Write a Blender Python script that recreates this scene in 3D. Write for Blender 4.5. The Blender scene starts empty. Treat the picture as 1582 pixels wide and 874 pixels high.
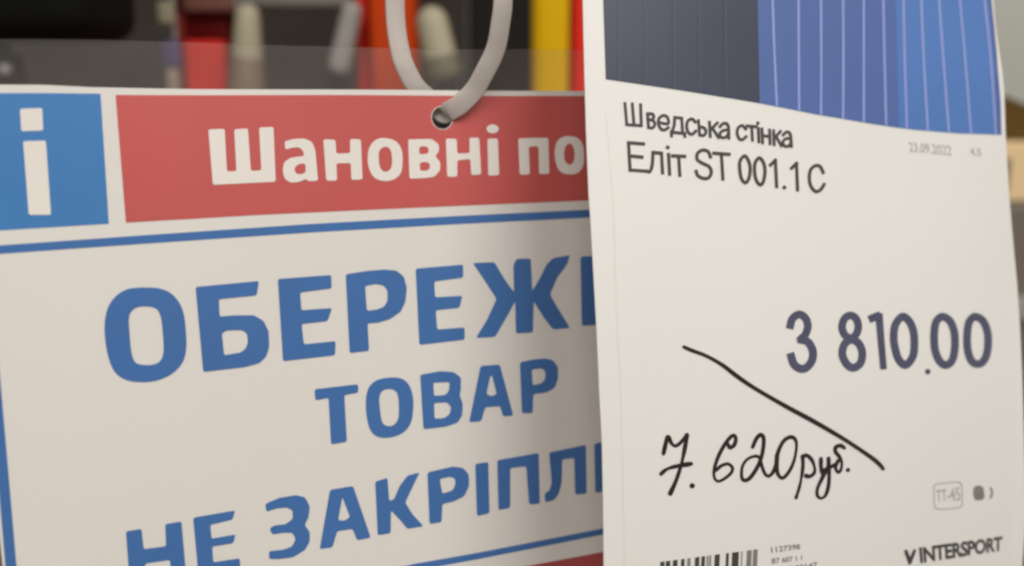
import bpy, bmesh, math, random
from mathutils import Vector, Matrix
from mathutils.geometry import tessellate_polygon

random.seed(4)
sc = bpy.context.scene
COL = sc.collection

# ------------------------------------------------------------------ camera
F_PX, CX, CY = 1400.0, 791.0, 437.0            # photograph pixels (1582 x 874)
CAM = Vector((0.0, 0.0, 1.38))
PITCH = math.atan2(297.0, F_PX)                # horizon lies 297 px above the centre
cam_d = bpy.data.cameras.new('camera')
cam_d.sensor_width = 36.0
cam_d.lens = 36.0 * F_PX / 1582.0
cam_d.clip_start = 0.01
cam_d.clip_end = 100.0
cam_d.dof.use_dof = True
cam_d.dof.focus_distance = 0.31
cam_d.dof.aperture_fstop = 5.6
cam = bpy.data.objects.new('camera', cam_d)
COL.objects.link(cam)
cam.location = CAM
cam.rotation_euler = (math.pi / 2 - PITCH, 0, 0)
sc.camera = cam

# ------------------------------------------------------------------ light (shop ceiling panels, and one lamp added over the back)
def lin(c):
    return tuple((x / 255 / 12.92) if x / 255 <= 0.04045 else ((x / 255 + 0.055) / 1.055) ** 2.4 for x in c)

world = bpy.data.worlds.new('World')
sc.world = world
world.use_nodes = True
world.node_tree.nodes['Background'].inputs[0].default_value = (1.0, 0.94, 0.87, 1)
world.node_tree.nodes['Background'].inputs[1].default_value = 0.22

def area(name, loc, target, sx, sy, power, color):
    d = bpy.data.lights.new(name, 'AREA')
    d.shape = 'RECTANGLE'; d.size = sx; d.size_y = sy; d.energy = power; d.color = color
    o = bpy.data.objects.new(name, d)
    COL.objects.link(o)
    o.location = loc
    o.rotation_euler = (Vector(target) - Vector(loc)).to_track_quat('-Z', 'Y').to_euler()
    return o

area('added_back_lamp', (1.15, -0.9, 3.15), (0.0, 0.35, 1.3), 1.6, 1.2, 44, (1.0, 0.965, 0.912))
area('added_back_lamp', (-0.55, -1.5, 3.1), (0.0, 0.35, 1.3), 1.4, 1.2, 34, (1.0, 0.965, 0.912))
area('added_back_lamp', (1.7, 1.1, 2.9), (1.6, 1.6, 0.0), 1.2, 0.6, 16, (1.0, 0.965, 0.912))  # unseen lamp, added to brighten the back wall and the carton

vs = sc.view_settings
vs.view_transform = 'Standard'
vs.look = 'None'
vs.exposure = 0.0
vs.gamma = 1.0
vs.use_curve_mapping = False
sc.cycles.filter_width = 2.6
sc.cycles.max_bounces = 8
sc.cycles.transparent_max_bounces = 16
sc.cycles.use_denoising = True

# ------------------------------------------------------------------ pixels, sheets
FWD = Vector((0, math.cos(PITCH), -math.sin(PITCH)))
DOWN = Vector((0, -math.sin(PITCH), -math.cos(PITCH)))
RIGHT = Vector((1, 0, 0))
def cam2world_dir(v):
    return RIGHT * v[0] + DOWN * v[1] + FWD * v[2]
def ray(p):
    return cam2world_dir(((p[0] - CX) / F_PX, (p[1] - CY) / F_PX, 1.0))
def at(px, py, z):                                # a point at depth z in front of the camera
    return CAM + ray((px, py)) * z
def sstep(x):
    x = max(0.0, min(1.0, x)); return x * x * (3 - 2 * x)

class Sheet:
    """A hanging sheet: u runs along its lines of print, v down, w towards the viewer; bend(u, v) is its curl."""
    def __init__(s, d1, d2, px0, z0, bend):
        s.d1 = cam2world_dir(d1).normalized()
        d2 = cam2world_dir(d2)
        s.d2 = (d2 - s.d1 * d2.dot(s.d1)).normalized()
        s.n = s.d1.cross(s.d2)
        if s.n.dot(FWD) > 0: s.n = -s.n
        s.P0 = at(px0[0], px0[1], z0)
        s.bend = bend
    def uv(s, p):
        r = ray(p); w = 0.0
        for _ in range(8):
            t = (s.n.dot(s.P0 - CAM) + w) / s.n.dot(r)
            X = CAM + r * t - s.P0
            u, v = X.dot(s.d1), X.dot(s.d2)
            w = s.bend(u, v)
        return (u, v)
    def uvs(s, pts): return [s.uv(p) for p in pts]
    def pos(s, u, v, w=0.0):
        return s.P0 + s.d1 * u + s.d2 * v + s.n * (s.bend(u, v) + w)

def sign_bend(u, v):
    return 0.0022 * math.sin(u * 13.0 + 0.4) * (0.6 + 2.0 * v) + 0.0007 * math.sin(u * 61 + 1.0) * sstep((-v - 0.02) / 0.06)
def tag_bend(u, v):
    return (0.0045 * sstep((u - 0.13) / 0.09) * sstep((0.02 - v) / 0.12)
            + 0.0045 * math.sin(max(0, min(1, u / 0.21)) * math.pi)
            - 0.0075 * (max(0.0, v + 0.03) / 0.13) ** 2)
SIGN = Sheet((3159, -297, 1400), (.067, .996, .059), (-14, 437), 0.273, sign_bend)
TAG = Sheet((2859, 68, 1400), (.016, .997, -.081), (918, 437), 0.296, tag_bend)

# ------------------------------------------------------------------ materials
def mat(name, rgb, rough=0.55, var=0.06, scale=60.0, bump=0.0, bscale=300.0, spec=0.4, metal=0.0, coat=0.0):
    m = bpy.data.materials.new(name)
    m.use_nodes = True
    nt = m.node_tree
    b = nt.nodes['Principled BSDF']
    b.inputs['Roughness'].default_value = rough
    b.inputs['Specular IOR Level'].default_value = spec
    b.inputs['Metallic'].default_value = metal
    b.inputs['Coat Weight'].default_value = coat
    tc = nt.nodes.new('ShaderNodeTexCoord')
    nz = nt.nodes.new('ShaderNodeTexNoise')
    nz.inputs['Scale'].default_value = scale
    nz.inputs['Detail'].default_value = 5
    nt.links.new(tc.outputs['Object'], nz.inputs['Vector'])
    mx = nt.nodes.new('ShaderNodeMix')
    mx.data_type = 'RGBA'
    c = rgb
    mx.inputs[6].default_value = tuple(max(0, x * (1 - var)) for x in c) + (1,)
    mx.inputs[7].default_value = tuple(min(1, x * (1 + var)) for x in c) + (1,)
    nt.links.new(nz.outputs['Fac'], mx.inputs[0])
    nt.links.new(mx.outputs[2], b.inputs['Base Color'])
    if bump:
        n2 = nt.nodes.new('ShaderNodeTexNoise')
        n2.inputs['Scale'].default_value = bscale
        n2.inputs['Detail'].default_value = 3
        nt.links.new(tc.outputs['Object'], n2.inputs['Vector'])
        bp = nt.nodes.new('ShaderNodeBump')
        bp.inputs['Strength'].default_value = bump
        bp.inputs['Distance'].default_value = 0.001
        nt.links.new(n2.outputs['Fac'], bp.inputs['Height'])
        nt.links.new(bp.outputs[0], b.inputs['Normal'])
    return m

M = {}
M['paper'] = mat('matte white paper', (.735, .71, .68), .5, .03, 9, .02, 60)
M['tagpaper'] = mat('satin white card', (.71, .70, .675), .45, .03, 8, .02, 60)
M['blue'] = mat('blue print', (.022, .135, .40), .5, .10, 40)
M['blueband'] = mat('bright blue print', (.025, .19, .50), .5, .08, 30)
M['red'] = mat('red print', (.54, .075, .070), .5, .07, 30)
M['darkred'] = mat('dark red print', (.40, .035, .035), .5, .07, 30)
M['photo_dark'] = mat('slate print', (.045, .052, .085), .4, .10, 35)
M['photo_blue'] = mat('denim blue print', (.08, .135, .345), .4, .08, 30)
M['photo_blue2'] = mat('clear blue print', (.08, .18, .46), .4, .08, 30)
M['stripe'] = mat('pale blue line print', (.26, .31, .62), .4, .10, 80)
M['darkstripe'] = mat('dark blue line print', (.10, .12, .28), .4, .10, 80)
M['slatestripe'] = mat('slate line print', (.058, .064, .10), .4, .10, 80)
M['text'] = mat('dark grey print', (.055, .05, .047), .5, .2, 200)
M['price'] = mat('slate violet print', (.075, .077, .13), .5, .25, 150)
M['faint'] = mat('light grey print', (.42, .39, .365), .55, .12, 200)
M['crease'] = mat('paper crease', (.72, .70, .66), .6, .05, 50)
M['grey'] = mat('grey print', (.20, .185, .17), .5, .25, 250)
M['pen'] = mat('black marker ink', (.022, .017, .015), .35, .4, 300)
M['black'] = mat('black vinyl', (.003, .003, .003), .85, .3, 30, .3, 200, .15)
M['redpaint'] = mat('red painted metal', (.88, .04, .025), .35, .15, 12, .05, 60, spec=.15)
M['deepred'] = mat('dark red plastic', (.12, .004, .004), .45, .2, 12, spec=.15)
M['orange'] = mat('orange painted metal', (.56, .052, .004), .4, .15, 12, spec=.15)
M['yellow'] = mat('yellow painted metal', (.72, .42, .002), .4, .12, 12, spec=.15)
M['cream'] = mat('cream painted wood', (.44, .40, .28), .45, .15, 20)
M['greyplastic'] = mat('grey white plastic', (.34, .32, .30), .45, .15, 20)
M['greymetal'] = mat('grey metal', (.20, .185, .17), .4, .15, 15)
M['violet'] = mat('violet card', (.14, .10, .26), .5, .2, 20)
M['pink'] = mat('pale pink card', (.55, .40, .35), .5, .2, 20)
M['board'] = mat('dark brown board', (.052, .042, .034), .7, .65, 7)
M['gapboard'] = mat('very dark board', (.009, .005, .003), .7, .3, 3)
M['wall'] = mat('grey green wall', (.62, .64, .58), .8, .05, 4)
M['floor'] = mat('tan floor', (.34, .28, .22), .6, .2, 5)
M['card'] = mat('tan cardboard', (.85, .64, .36), .8, .08, 8)
M['browncard'] = mat('brown cardboard', (.11, .06, .006), .8, .2, 8)
M['greybrown'] = mat('grey brown board', (.17, .145, .12), .7, .3, 6)
M['steel'] = mat('bright steel', (.55, .55, .55), .25, .05, 30, metal=1.0)

def film_material():
    m = bpy.data.materials.new('clear laminate film')
    m.use_nodes = True
    nt = m.node_tree
    nt.nodes.remove(nt.nodes['Principled BSDF'])
    out = nt.nodes['Material Output']
    tr = nt.nodes.new('ShaderNodeBsdfTransparent'); tr.inputs[0].default_value = (.985, .985, .98, 1)
    df = nt.nodes.new('ShaderNodeBsdfDiffuse'); df.inputs[0].default_value = (.85, .8, .76, 1)
    gl = nt.nodes.new('ShaderNodeBsdfGlossy'); gl.inputs['Roughness'].default_value = .10
    tc = nt.nodes.new('ShaderNodeTexCoord')
    nz = nt.nodes.new('ShaderNodeTexNoise'); nz.inputs['Scale'].default_value = 22; nz.inputs['Detail'].default_value = 4
    nt.links.new(tc.outputs['Object'], nz.inputs['Vector'])
    mr = nt.nodes.new('ShaderNodeMapRange')
    mr.inputs['To Min'].default_value = .015; mr.inputs['To Max'].default_value = .04
    nt.links.new(nz.outputs['Fac'], mr.inputs['Value'])
    m1 = nt.nodes.new('ShaderNodeMixShader')
    nt.links.new(mr.outputs[0], m1.inputs[0])
    nt.links.new(tr.outputs[0], m1.inputs[1]); nt.links.new(df.outputs[0], m1.inputs[2])
    fr = nt.nodes.new('ShaderNodeLayerWeight'); fr.inputs['Blend'].default_value = .10
    fm = nt.nodes.new('ShaderNodeMapRange'); fm.inputs['To Min'].default_value = .025; fm.inputs['To Max'].default_value = .6
    nt.links.new(fr.outputs['Facing'], fm.inputs['Value'])
    bp = nt.nodes.new('ShaderNodeBump'); bp.inputs['Strength'].default_value = .08; bp.inputs['Distance'].default_value = .002
    nt.links.new(nz.outputs['Fac'], bp.inputs['Height'])
    nt.links.new(bp.outputs[0], gl.inputs['Normal'])
    m2 = nt.nodes.new('ShaderNodeMixShader')
    nt.links.new(fm.outputs[0], m2.inputs[0])
    nt.links.new(m1.outputs[0], m2.inputs[1]); nt.links.new(gl.outputs[0], m2.inputs[2])
    nt.links.new(m2.outputs[0], out.inputs['Surface'])
    return m
M['film'] = film_material()

def tie_material():
    m = mat('translucent nylon', (.66, .61, .575), .38, .10, 60, .1, 200)
    nt = m.node_tree
    b = nt.nodes['Principled BSDF']
    tl = nt.nodes.new('ShaderNodeBsdfTranslucent'); tl.inputs[0].default_value = (.5, .47, .42, 1)
    tr = nt.nodes.new('ShaderNodeBsdfTransparent'); tr.inputs[0].default_value = (.8, .78, .74, 1)
    m1 = nt.nodes.new('ShaderNodeMixShader'); m1.inputs[0].default_value = .25
    m2 = nt.nodes.new('ShaderNodeMixShader'); m2.inputs[0].default_value = .28
    nt.links.new(b.outputs[0], m1.inputs[1]); nt.links.new(tl.outputs[0], m1.inputs[2])
    nt.links.new(m1.outputs[0], m2.inputs[1]); nt.links.new(tr.outputs[0], m2.inputs[2])
    nt.links.new(m2.outputs[0], nt.nodes['Material Output'].inputs['Surface'])
    return m
M['nylon'] = tie_material()

# ------------------------------------------------------------------ object helpers
def link(name, me, parent=None, loc=None, smooth=False):
    o = bpy.data.objects.new(name, me)
    COL.objects.link(o)
    if loc is not None: o.location = loc
    if parent is not None: o.parent = parent
    if smooth:
        for p in me.polygons: p.use_smooth = True
    return o
def tag_thing(o, label, cat, group=None):
    o['label'] = label; o['category'] = cat
    if group: o['group'] = group
    return o
def empty(name, loc, label, cat, group=None):
    o = bpy.data.objects.new(name, None)
    COL.objects.link(o)
    o.location = loc
    o.empty_display_size = .02
    return tag_thing(o, label, cat, group)
def structure(o):
    o['kind'] = 'structure'; return o

def cut_corners(pts, d=1.9, n=2):
    for _ in range(n):
        out = []
        k = len(pts)
        for i in range(k):
            p, q, r = Vector(pts[i - 1]), Vector(pts[i]), Vector(pts[(i + 1) % k])
            a, b = p - q, r - q
            out.append(tuple(q + a.normalized() * min(d, a.length * .28)))
            out.append(tuple(q + b.normalized() * min(d, b.length * .28)))
        pts = out; d *= .5
    return pts
def chaikin(pts, n=2):
    for _ in range(n):
        out = []
        k = len(pts)
        for i in range(k):
            p, q = Vector(pts[i]), Vector(pts[(i + 1) % k])
            out += [tuple(p * .75 + q * .25), tuple(p * .25 + q * .75)]
        pts = out
    return pts
def catmull(pts, closed=False, per=8):
    P = [Vector(p) for p in pts]; out = []
    n = len(P)
    rng = range(n if closed else n - 1)
    for i in rng:
        if closed: a, b, c, d = P[i - 1], P[i], P[(i + 1) % n], P[(i + 2) % n]
        else: a, b, c, d = P[max(0, i - 1)], P[i], P[i + 1], P[min(n - 1, i + 2)]
        for k in range(per):
            t = k / per
            out.append(.5 * ((2 * b) + (c - a) * t + (2 * a - 5 * b + 4 * c - d) * t * t + (3 * b - a - 3 * c + d) * t ** 3))
    if not closed: out.append(P[-1])
    return out

class Flat:
    """Collects flat shapes in (u, v, lift) of one sheet, then bends them onto it."""
    def __init__(s, sheet): s.sh = sheet; s.V = []; s.T = []
    def poly_uv(s, loops, lift=0.0):
        flat = [p for l in loops for p in l]
        tris = tessellate_polygon([[Vector((p[0], p[1], 0)) for p in l] for l in loops])
        b = len(s.V)
        s.V += [(p[0], p[1], lift) for p in flat]
        s.T += [tuple(b + i for i in t) for t in tris]
    def poly_px(s, loops, lift=0.0): s.poly_uv([s.sh.uvs(l) for l in loops], lift)
    def stroke_px(s, pts, width, lift=0.0, closed=False, per=8, square=0.0):
        c = catmull(pts, closed, per)
        if square and not closed:
            w0 = width(0) if callable(width) else width
            c[0] = c[0] + (c[0] - c[1]).normalized() * w0 * square
            c[-1] = c[-1] + (c[-1] - c[-2]).normalized() * w0 * square
        n = len(c); L = []; R = []
        for i, p in enumerate(c):
            a = c[i - 1] if (i > 0 or closed) else p
            d = c[(i + 1) % n] if (i < n - 1 or closed) else p
            t = (d - a)
            if t.length < 1e-6: t = Vector((1, 0))
            t.normalize(); nrm = Vector((-t.y, t.x))
            k = i / max(1, n - 1)
            wd = width(k) if callable(width) else width
            L.append(p + nrm * wd / 2); R.append(p - nrm * wd / 2)
        b = len(s.V)
        for i in range(n):
            lf = lift + 3e-5 * i / n
            u, v = s.sh.uv(L[i]); s.V.append((u, v, lf))
            u, v = s.sh.uv(R[i]); s.V.append((u, v, lf))
        for i in range(n if closed else n - 1):
            j = (i + 1) % n
            q = (b + 2 * i, b + 2 * i + 1, b + 2 * j + 1, b + 2 * j)
            s.T += [(q[0], q[1], q[2]), (q[0], q[2], q[3])]
        if not closed and not square:
            for e, sgn in ((0, -1), (n - 1, 1)):
                p = c[e]; hw = (L[e] - R[e]) / 2; t = Vector((hw.y, -hw.x)) * sgn
                cap = [p + hw * math.cos(a) + t * math.sin(a) for a in [math.pi * k / 8 for k in range(9)]]
                s.poly_uv([s.sh.uvs(cap)], lift + (0 if e == 0 else 3e-5))
    def dot_px(s, c, r, lift=0.0):
        s.poly_px([[(c[0] + r * math.cos(a), c[1] + r * math.sin(a)) for a in [math.tau * k / 18 for k in range(18)]]], lift)
    def bm(s, grid):
        bm = bmesh.new()
        vs = [bm.verts.new(v) for v in s.V]
        for t in s.T:
            if len(set(t)) == 3:
                try: bm.faces.new([vs[i] for i in t])
                except ValueError: pass
        if grid:
            for ax in (0, 1):
                lo = min(v[ax] for v in s.V); hi = max(v[ax] for v in s.V)
                k = math.floor(lo / grid) + 1
                while k * grid < hi:
                    co = [0, 0, 0]; co[ax] = k * grid
                    no = [0, 0, 0]; no[ax] = 1
                    bmesh.ops.bisect_plane(bm, geom=bm.verts[:] + bm.edges[:] + bm.faces[:], dist=1e-7, plane_co=co, plane_no=no)
                    k += 1
        return bm
    def build(s, name, material, parent, base, lift=0.00012, thick=0.0, grid=.008):
        bm = s.bm(grid)
        sh = s.sh
        if thick:
            bmesh.ops.remove_doubles(bm, verts=bm.verts[:], dist=1e-7)
            r = bmesh.ops.duplicate(bm, geom=bm.faces[:])
            dup = [f for f in r['geom'] if isinstance(f, bmesh.types.BMFace)]
            vm = r['vert_map']
            orig = [v for v in bm.verts if v in vm]
            dv = {v for f in dup for v in f.verts}
            be = [e for e in bm.edges if e.is_boundary and e.verts[0] not in dv]
            pair = {}
            for a, b in vm.items(): pair[a] = b
            for e in be:
                a, b = e.verts
                bm.faces.new((a, b, pair[b], pair[a]))
            for v in dv: v.co.z -= thick
            bmesh.ops.reverse_faces(bm, faces=dup)
        nrm = []
        for v in bm.verts:
            u, vv, w = v.co
            v.co = sh.pos(u, vv, w + lift) - base
            h = 1e-4
            du = sh.pos(u + h, vv) - sh.pos(u - h, vv); dv_ = sh.pos(u, vv + h) - sh.pos(u, vv - h)
            k = du.cross(dv_).normalized()
            nrm.append(k if k.dot(sh.n) > 0 else -k)
        if thick: bmesh.ops.recalc_face_normals(bm, faces=bm.faces[:])
        else:
            for f in bm.faces:
                f.normal_update()
                if f.normal.dot(sh.n) < 0: f.normal_flip()
        me = bpy.data.meshes.new(name)
        bm.to_mesh(me); bm.free()
        me.materials.append(material)
        o = link(name, me, parent, smooth=not thick)
        if not thick: me.normals_split_custom_set_from_vertices(nrm)   # print shades with the sheet it lies on
        return o

def solve8(A, b):
    n = 8
    Mx = [r[:] + [b[i]] for i, r in enumerate(A)]
    for i in range(n):
        p = max(range(i, n), key=lambda r: abs(Mx[r][i])); Mx[i], Mx[p] = Mx[p], Mx[i]
        for r in range(n):
            if r != i:
                k = Mx[r][i] / Mx[i][i]
                for c in range(i, n + 1): Mx[r][c] -= k * Mx[i][c]
    return [Mx[i][n] / Mx[i][i] for i in range(n)]
def homography(src, dst):
    A = []; b = []
    for (x, y), (X, Y) in zip(src, dst):
        A.append([x, y, 1, 0, 0, 0, -x * X, -y * X]); b.append(X)
        A.append([0, 0, 0, x, y, 1, -x * Y, -y * Y]); b.append(Y)
    h = solve8(A, b) + [1]
    return lambda x, y: ((h[0] * x + h[1] * y + h[2]) / (h[6] * x + h[7] * y + h[8]), (h[3] * x + h[4] * y + h[5]) / (h[6] * x + h[7] * y + h[8]))

def add_text(flat, text, quad, offset=0.0, spacing=1.0):
    """Set a line of type so that its capital height and width fill quad = TL, BL, BR, TR (pixels)."""
    cu = bpy.data.curves.new('type', 'FONT')
    cu.body = text; cu.size = 1.0; cu.offset = offset; cu.resolution_u = 4; cu.space_character = spacing
    cap = bpy.data.curves.new('cap', 'FONT'); cap.body = 'H'
    res = []
    for c in (cu, cap):
        o = bpy.data.objects.new('type', c); COL.objects.link(o)
        dg = bpy.context.evaluated_depsgraph_get()
        me = o.evaluated_get(dg).to_mesh()
        me.calc_loop_triangles()
        res.append(([tuple(v.co) for v in me.vertices], [tuple(t.vertices) for t in me.loop_triangles]))
        o.evaluated_get(dg).to_mesh_clear()
        bpy.data.objects.remove(o); bpy.data.curves.remove(c)
    (V, T), (HV, _) = res
    x0 = min(v[0] for v in V); x1 = max(v[0] for v in V); h = max(v[1] for v in HV)
    H = homography([(x0, h), (x0, 0), (x1, 0), (x1, h)], quad)
    b = len(flat.V)
    for v in V:
        u, w = flat.sh.uv(H(v[0], v[1])); flat.V.append((u, w, 0))
    flat.T += [tuple(b + i for i in t) for t in T]

def Z(x0, y0, s): return lambda pts: [(x0 + x / s, y0 + y / s) for x, y in pts]

# ------------------------------------------------------------------ the setting: floor, board and wall behind
def box_mesh(name, x0, x1, y0, y1, z0, z1, material, bevel=0.0, seg=2, origin=(0, 0, 0)):
    bm = bmesh.new()
    bmesh.ops.create_cube(bm, size=1)
    for v in bm.verts:
        v.co = Vector(((x0 + x1) / 2 + v.co.x * (x1 - x0), (y0 + y1) / 2 + v.co.y * (y1 - y0), (z0 + z1) / 2 + v.co.z * (z1 - z0))) - Vector(origin)
    if bevel: bmesh.ops.bevel(bm, geom=bm.edges[:], offset=bevel, segments=seg, affect='EDGES', profile=.5)
    me = bpy.data.meshes.new(name); bm.to_mesh(me); bm.free()
    me.materials.append(material)
    return me

fl = structure(link('floor', box_mesh('floor', -3, 4, -2, 5, -.05, 0, M['floor'])))
wl = structure(link('wall_back', box_mesh('wall_back', -3, 4, 2.6, 2.7, 0, 3, M['wall'])))

def px_x(px, py, Y):                             # x and z of the point where a pixel's ray meets the plane y = Y
    r = ray((px, py)); t = (Y - CAM.y) / r.y
    p = CAM + r * t
    return p.x, p.z

# dark display board with upright dark panels
bx0, _ = px_x(-420, 70, 1.55); bx1, _ = px_x(1330, 70, 1.55)
e = empty('display_board', (0, 1.6, 0), 'dark brown display board standing behind the coloured posts', 'board')
xs = [bx0, px_x(722, 70, 1.55)[0], px_x(830, 70, 1.55)[0], bx1]
for i in range(3):
    link('panel', box_mesh('panel', xs[i] + .002, xs[i + 1] - .002, 1.55, 1.59, .64, 2.4, M['gapboard'] if i == 1 else M['board'], .004, 1, (0, 1.6, 0)), e)
for lx in (bx0 + .05, bx1 - .09):
    link('leg', box_mesh('leg', lx, lx + .04, 1.595, 1.629, 0, 1.898, M['greymetal'], .003, 1, (0, 1.6, 0)), e)
link('back_rail', box_mesh('back_rail', bx0, bx1, 1.591, 1.63, 1.9, 2.0, M['greymetal'], .004, 1, (0, 1.6, 0)), e)

# ------------------------------------------------------------------ coloured posts behind the sign
def post(name, pxa, pxb, Y, depth, material, label, group, top=2.25, bevel=.008):
    xa, _ = px_x(pxa, 70, Y); xb, _ = px_x(pxb, 70, Y)
    o = (((xa + xb) / 2), Y + depth / 2, 0)
    e = empty(name, o, label, 'post', group)
    link('upright', box_mesh('upright', xa, xb, Y, Y + depth, .012, top, material, bevel, 3, o), e, smooth=False)
    link('foot_plate', box_mesh('foot_plate', xa - .02, xb + .02, Y - .02, Y + depth + .02, 0, .012, M['greymetal'], .002, 1, o), e)
    return e
G = 'coloured posts behind the sign'
rp = post('painted_post', 272, 352, 1.0, .05, M['deepred'], 'dark red post with a bright red sleeve, beside a cream rounded post', G)
o = rp.location
xa, zt = px_x(286, 63, .985); xb, _ = px_x(350, 63, .985)
link('sleeve', box_mesh('sleeve', xa, xb, .975, .998, .3, zt, M['redpaint'], .005, 3, o), rp)
xa2, z1 = px_x(274, 17, .97); xb2, _ = px_x(352, 17, .97)
link('tone_band', box_mesh('tone_band', xa2, xb2, .985, .999, z1, z1 + .05, mat('dusty red plastic', (.20, .08, .06), .5), .004, 2, o), rp)
link('edge_strip', box_mesh('edge_strip', px_x(274, 70, .985)[0], px_x(286, 70, .985)[0] - .001, .98, .998, .3, z1 - .002, mat('brick red plastic', (.26, .03, .02), .45), .002, 1, o), rp)
post('painted_post', 570, 642, 1.0, .05, M['orange'], 'orange painted post seen through the cable tie loop', G)
rs = post('painted_post', 549, 569, 1.03, .03, M['redpaint'], 'narrow red post standing against the orange post', G)
post('painted_post', 822, 880, .92, .045, M['yellow'], 'yellow painted post between the cable tie and the price tag', G, bevel=.013)
post('painted_post', 882, 940, .98, .05, M['redpaint'], 'red painted post beside the yellow post, partly behind the price tag', G)

# cross bar between the posts
xa, za = px_x(405, 16, 1.02); xb, _ = px_x(548, 16, 1.02)
_xl = px_x(352, 70, 1.0)[0]; _xr = px_x(570, 70, 1.0)[0]
e = empty('cross_bar', (xa, 1.04, za), 'grey horizontal bar running between the red and orange posts', 'bar')
link('bar', box_mesh('bar', _xl + .001, px_x(549, 70, 1.03)[0], 1.005, 1.045, za, za + .045, M['greymetal'], .008, 3, (xa, 1.04, za)), e)
link('end_cap', box_mesh('end_cap', _xl - .004, _xl + .012, .999, 1.051, za - .004, za + .049, M['greyplastic'], .003, 1, (xa, 1.04, za)), e)

# pale rounded posts
def lathe(name, prof, material, seg=20):
    bm = bmesh.new(); rings = []
    for r, z in prof:
        rings.append([bm.verts.new((r * math.cos(math.tau * k / seg), r * math.sin(math.tau * k / seg), z)) for k in range(seg)])
    for a, b in zip(rings, rings[1:]):
        for k in range(seg): bm.faces.new((a[k], a[(k + 1) % seg], b[(k + 1) % seg], b[k]))
    bm.faces.new(rings[0][::-1]); bm.faces.new(rings[-1])
    me = bpy.data.meshes.new(name); bm.to_mesh(me); bm.free(); me.materials.append(material)
    return me
def grip(pxt, pyt, pxb, pyb, wt, wb, Y, material, label, tone_band=None):
    '''a rounded grip on a dark floor post: grip runs from pixel (pxt, pyt) to (pxb, pyb), wt and wb pixels wide'''
    xt, zt = px_x(pxt, pyt, Y); xb, zb = px_x(pxb, pyb, Y)
    k = Y / F_PX / math.cos(PITCH); rt, rb = wt / 2 * k, wb / 2 * k
    e = empty('rounded_grip', (xb, Y, 0), label, 'grip', 'pale rounded grips behind the sign')
    L = math.hypot(xt - xb, zt - zb)
    prof = [(rb * math.sin(a), rb - rb * math.cos(a)) for a in [.15, .5, .9, 1.25, 1.57]]
    prof += [(rb + (rt - rb) * t, rb + (L - rb - rt) * t) for t in (.25, .5, .75, 1)]
    prof += [(rt * math.cos(a), L - rt + rt * math.sin(a)) for a in [.35, .7, 1.05, 1.4, 1.53]]
    g = link('grip', lathe('grip', prof, material), e, (0, 0, zb), smooth=True)
    g.rotation_euler = (0, math.atan2(xt - xb, zt - zb), 0)
    if tone_band:
        t0 = tone_band[0]
        cp = [(rb * 1.04, L * .08), (rb * 1.06, L * .12), ((rb + (rt - rb) * t0) * 1.05, L * t0 - .003), ((rb + (rt - rb) * t0) * 1.0, L * t0)]
        link('tone_band', lathe('tone_band', cp, tone_band[1]), g, smooth=True)  # shading on the lower grip, put into colour as a darker band
    link('stem', lathe('stem', [(.009, .01), (.009, zb + .006)], M['gapboard']), e, smooth=False)
    link('foot', lathe('foot', [(.05, 0), (.05, .008), (.04, .0098)], M['greymetal']), e)
    return e
grip(383, 6, 381, 175, 36, 54, .96, M['cream'], 'pale cream upright grip next to the red sleeved post', (.52, mat('brownish cream shading tone', (.24, .17, .12), .5)))
grip(547, 2, 521, 118, 30, 34, 1.0, M['greyplastic'], 'greyish white leaning grip next to the narrow red post')
grip(662, 10, 690, 128, 46, 50, .93, M['cream'], 'pale cream leaning grip seen inside the cable tie loop', (.36, mat('olive shading tone', (.14, .125, .075), .5)))

# strip of small packets hanging beside the red post
x, z = px_x(258, -60, .95)
e = empty('packet_strip', (x, .95, z), 'strip of small white, violet and pink packets hanging beside the red post', 'packets')
def packet(pxa, pya, pxb, pyb, material):
    xa, za = px_x(pxa, pya, .95); xb, zb = px_x(pxb, pyb, .95)
    link('packet', box_mesh('packet', xa, xb, .947, .956, zb, za, material, .003, 2, (x, .95, z)), e)
packet(243, 2, 268, 37, M['cream']); packet(249, 63, 278, 104, M['violet']); packet(256, 106, 276, 150, M['pink'])
link('cord', box_mesh('cord', x - .002, x + .002, .9565, .959, px_x(258, 150, .95)[1], z + .3, M['greyplastic'], 0, 1, (x, .95, z)), e)

# black padded block on a dark post
Yb = .72
xa, z0 = px_x(-260, 57, Yb); xb, _ = px_x(129, 57, Yb)
o = ((xa + xb) / 2, Yb + .06, 0)
e = empty('padded_block', o, 'black padded block with rounded corner above the blue panel of the sign', 'pad')
link('pad', box_mesh('pad', xa, xb, Yb, Yb + .12, z0, z0 + .20, M['black'], .022, 5, o), e)
link('support_post', box_mesh('support_post', o[0] - .04, o[0] + .0, Yb + .04, Yb + .08, .012, z0 - .001, M['gapboard'], .004, 2, o), e)
bxx, bzz = px_x(2, 107, Yb + .03)
link('bolt', lathe('bolt', [(.0045, -.004), (.005, 0), (.004, .003), (.001, .004)], M['greyplastic']), e, Vector((bxx, Yb + .036, bzz)) - Vector(o), smooth=True).rotation_euler = (math.pi / 2, 0, 0)
link('bolt_arm', box_mesh('bolt_arm', min(bxx, o[0]) - .01, max(bxx, o[0]) + .008, Yb + .0405, Yb + .052, bzz - .012, bzz + .012, M['gapboard'], .002, 1, o), e)
link('foot_plate', box_mesh('foot_plate', o[0] - .14, o[0] + .1, Yb - .04, Yb + .16, 0, .012, M['greymetal'], .002, 1, o), e)

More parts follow.
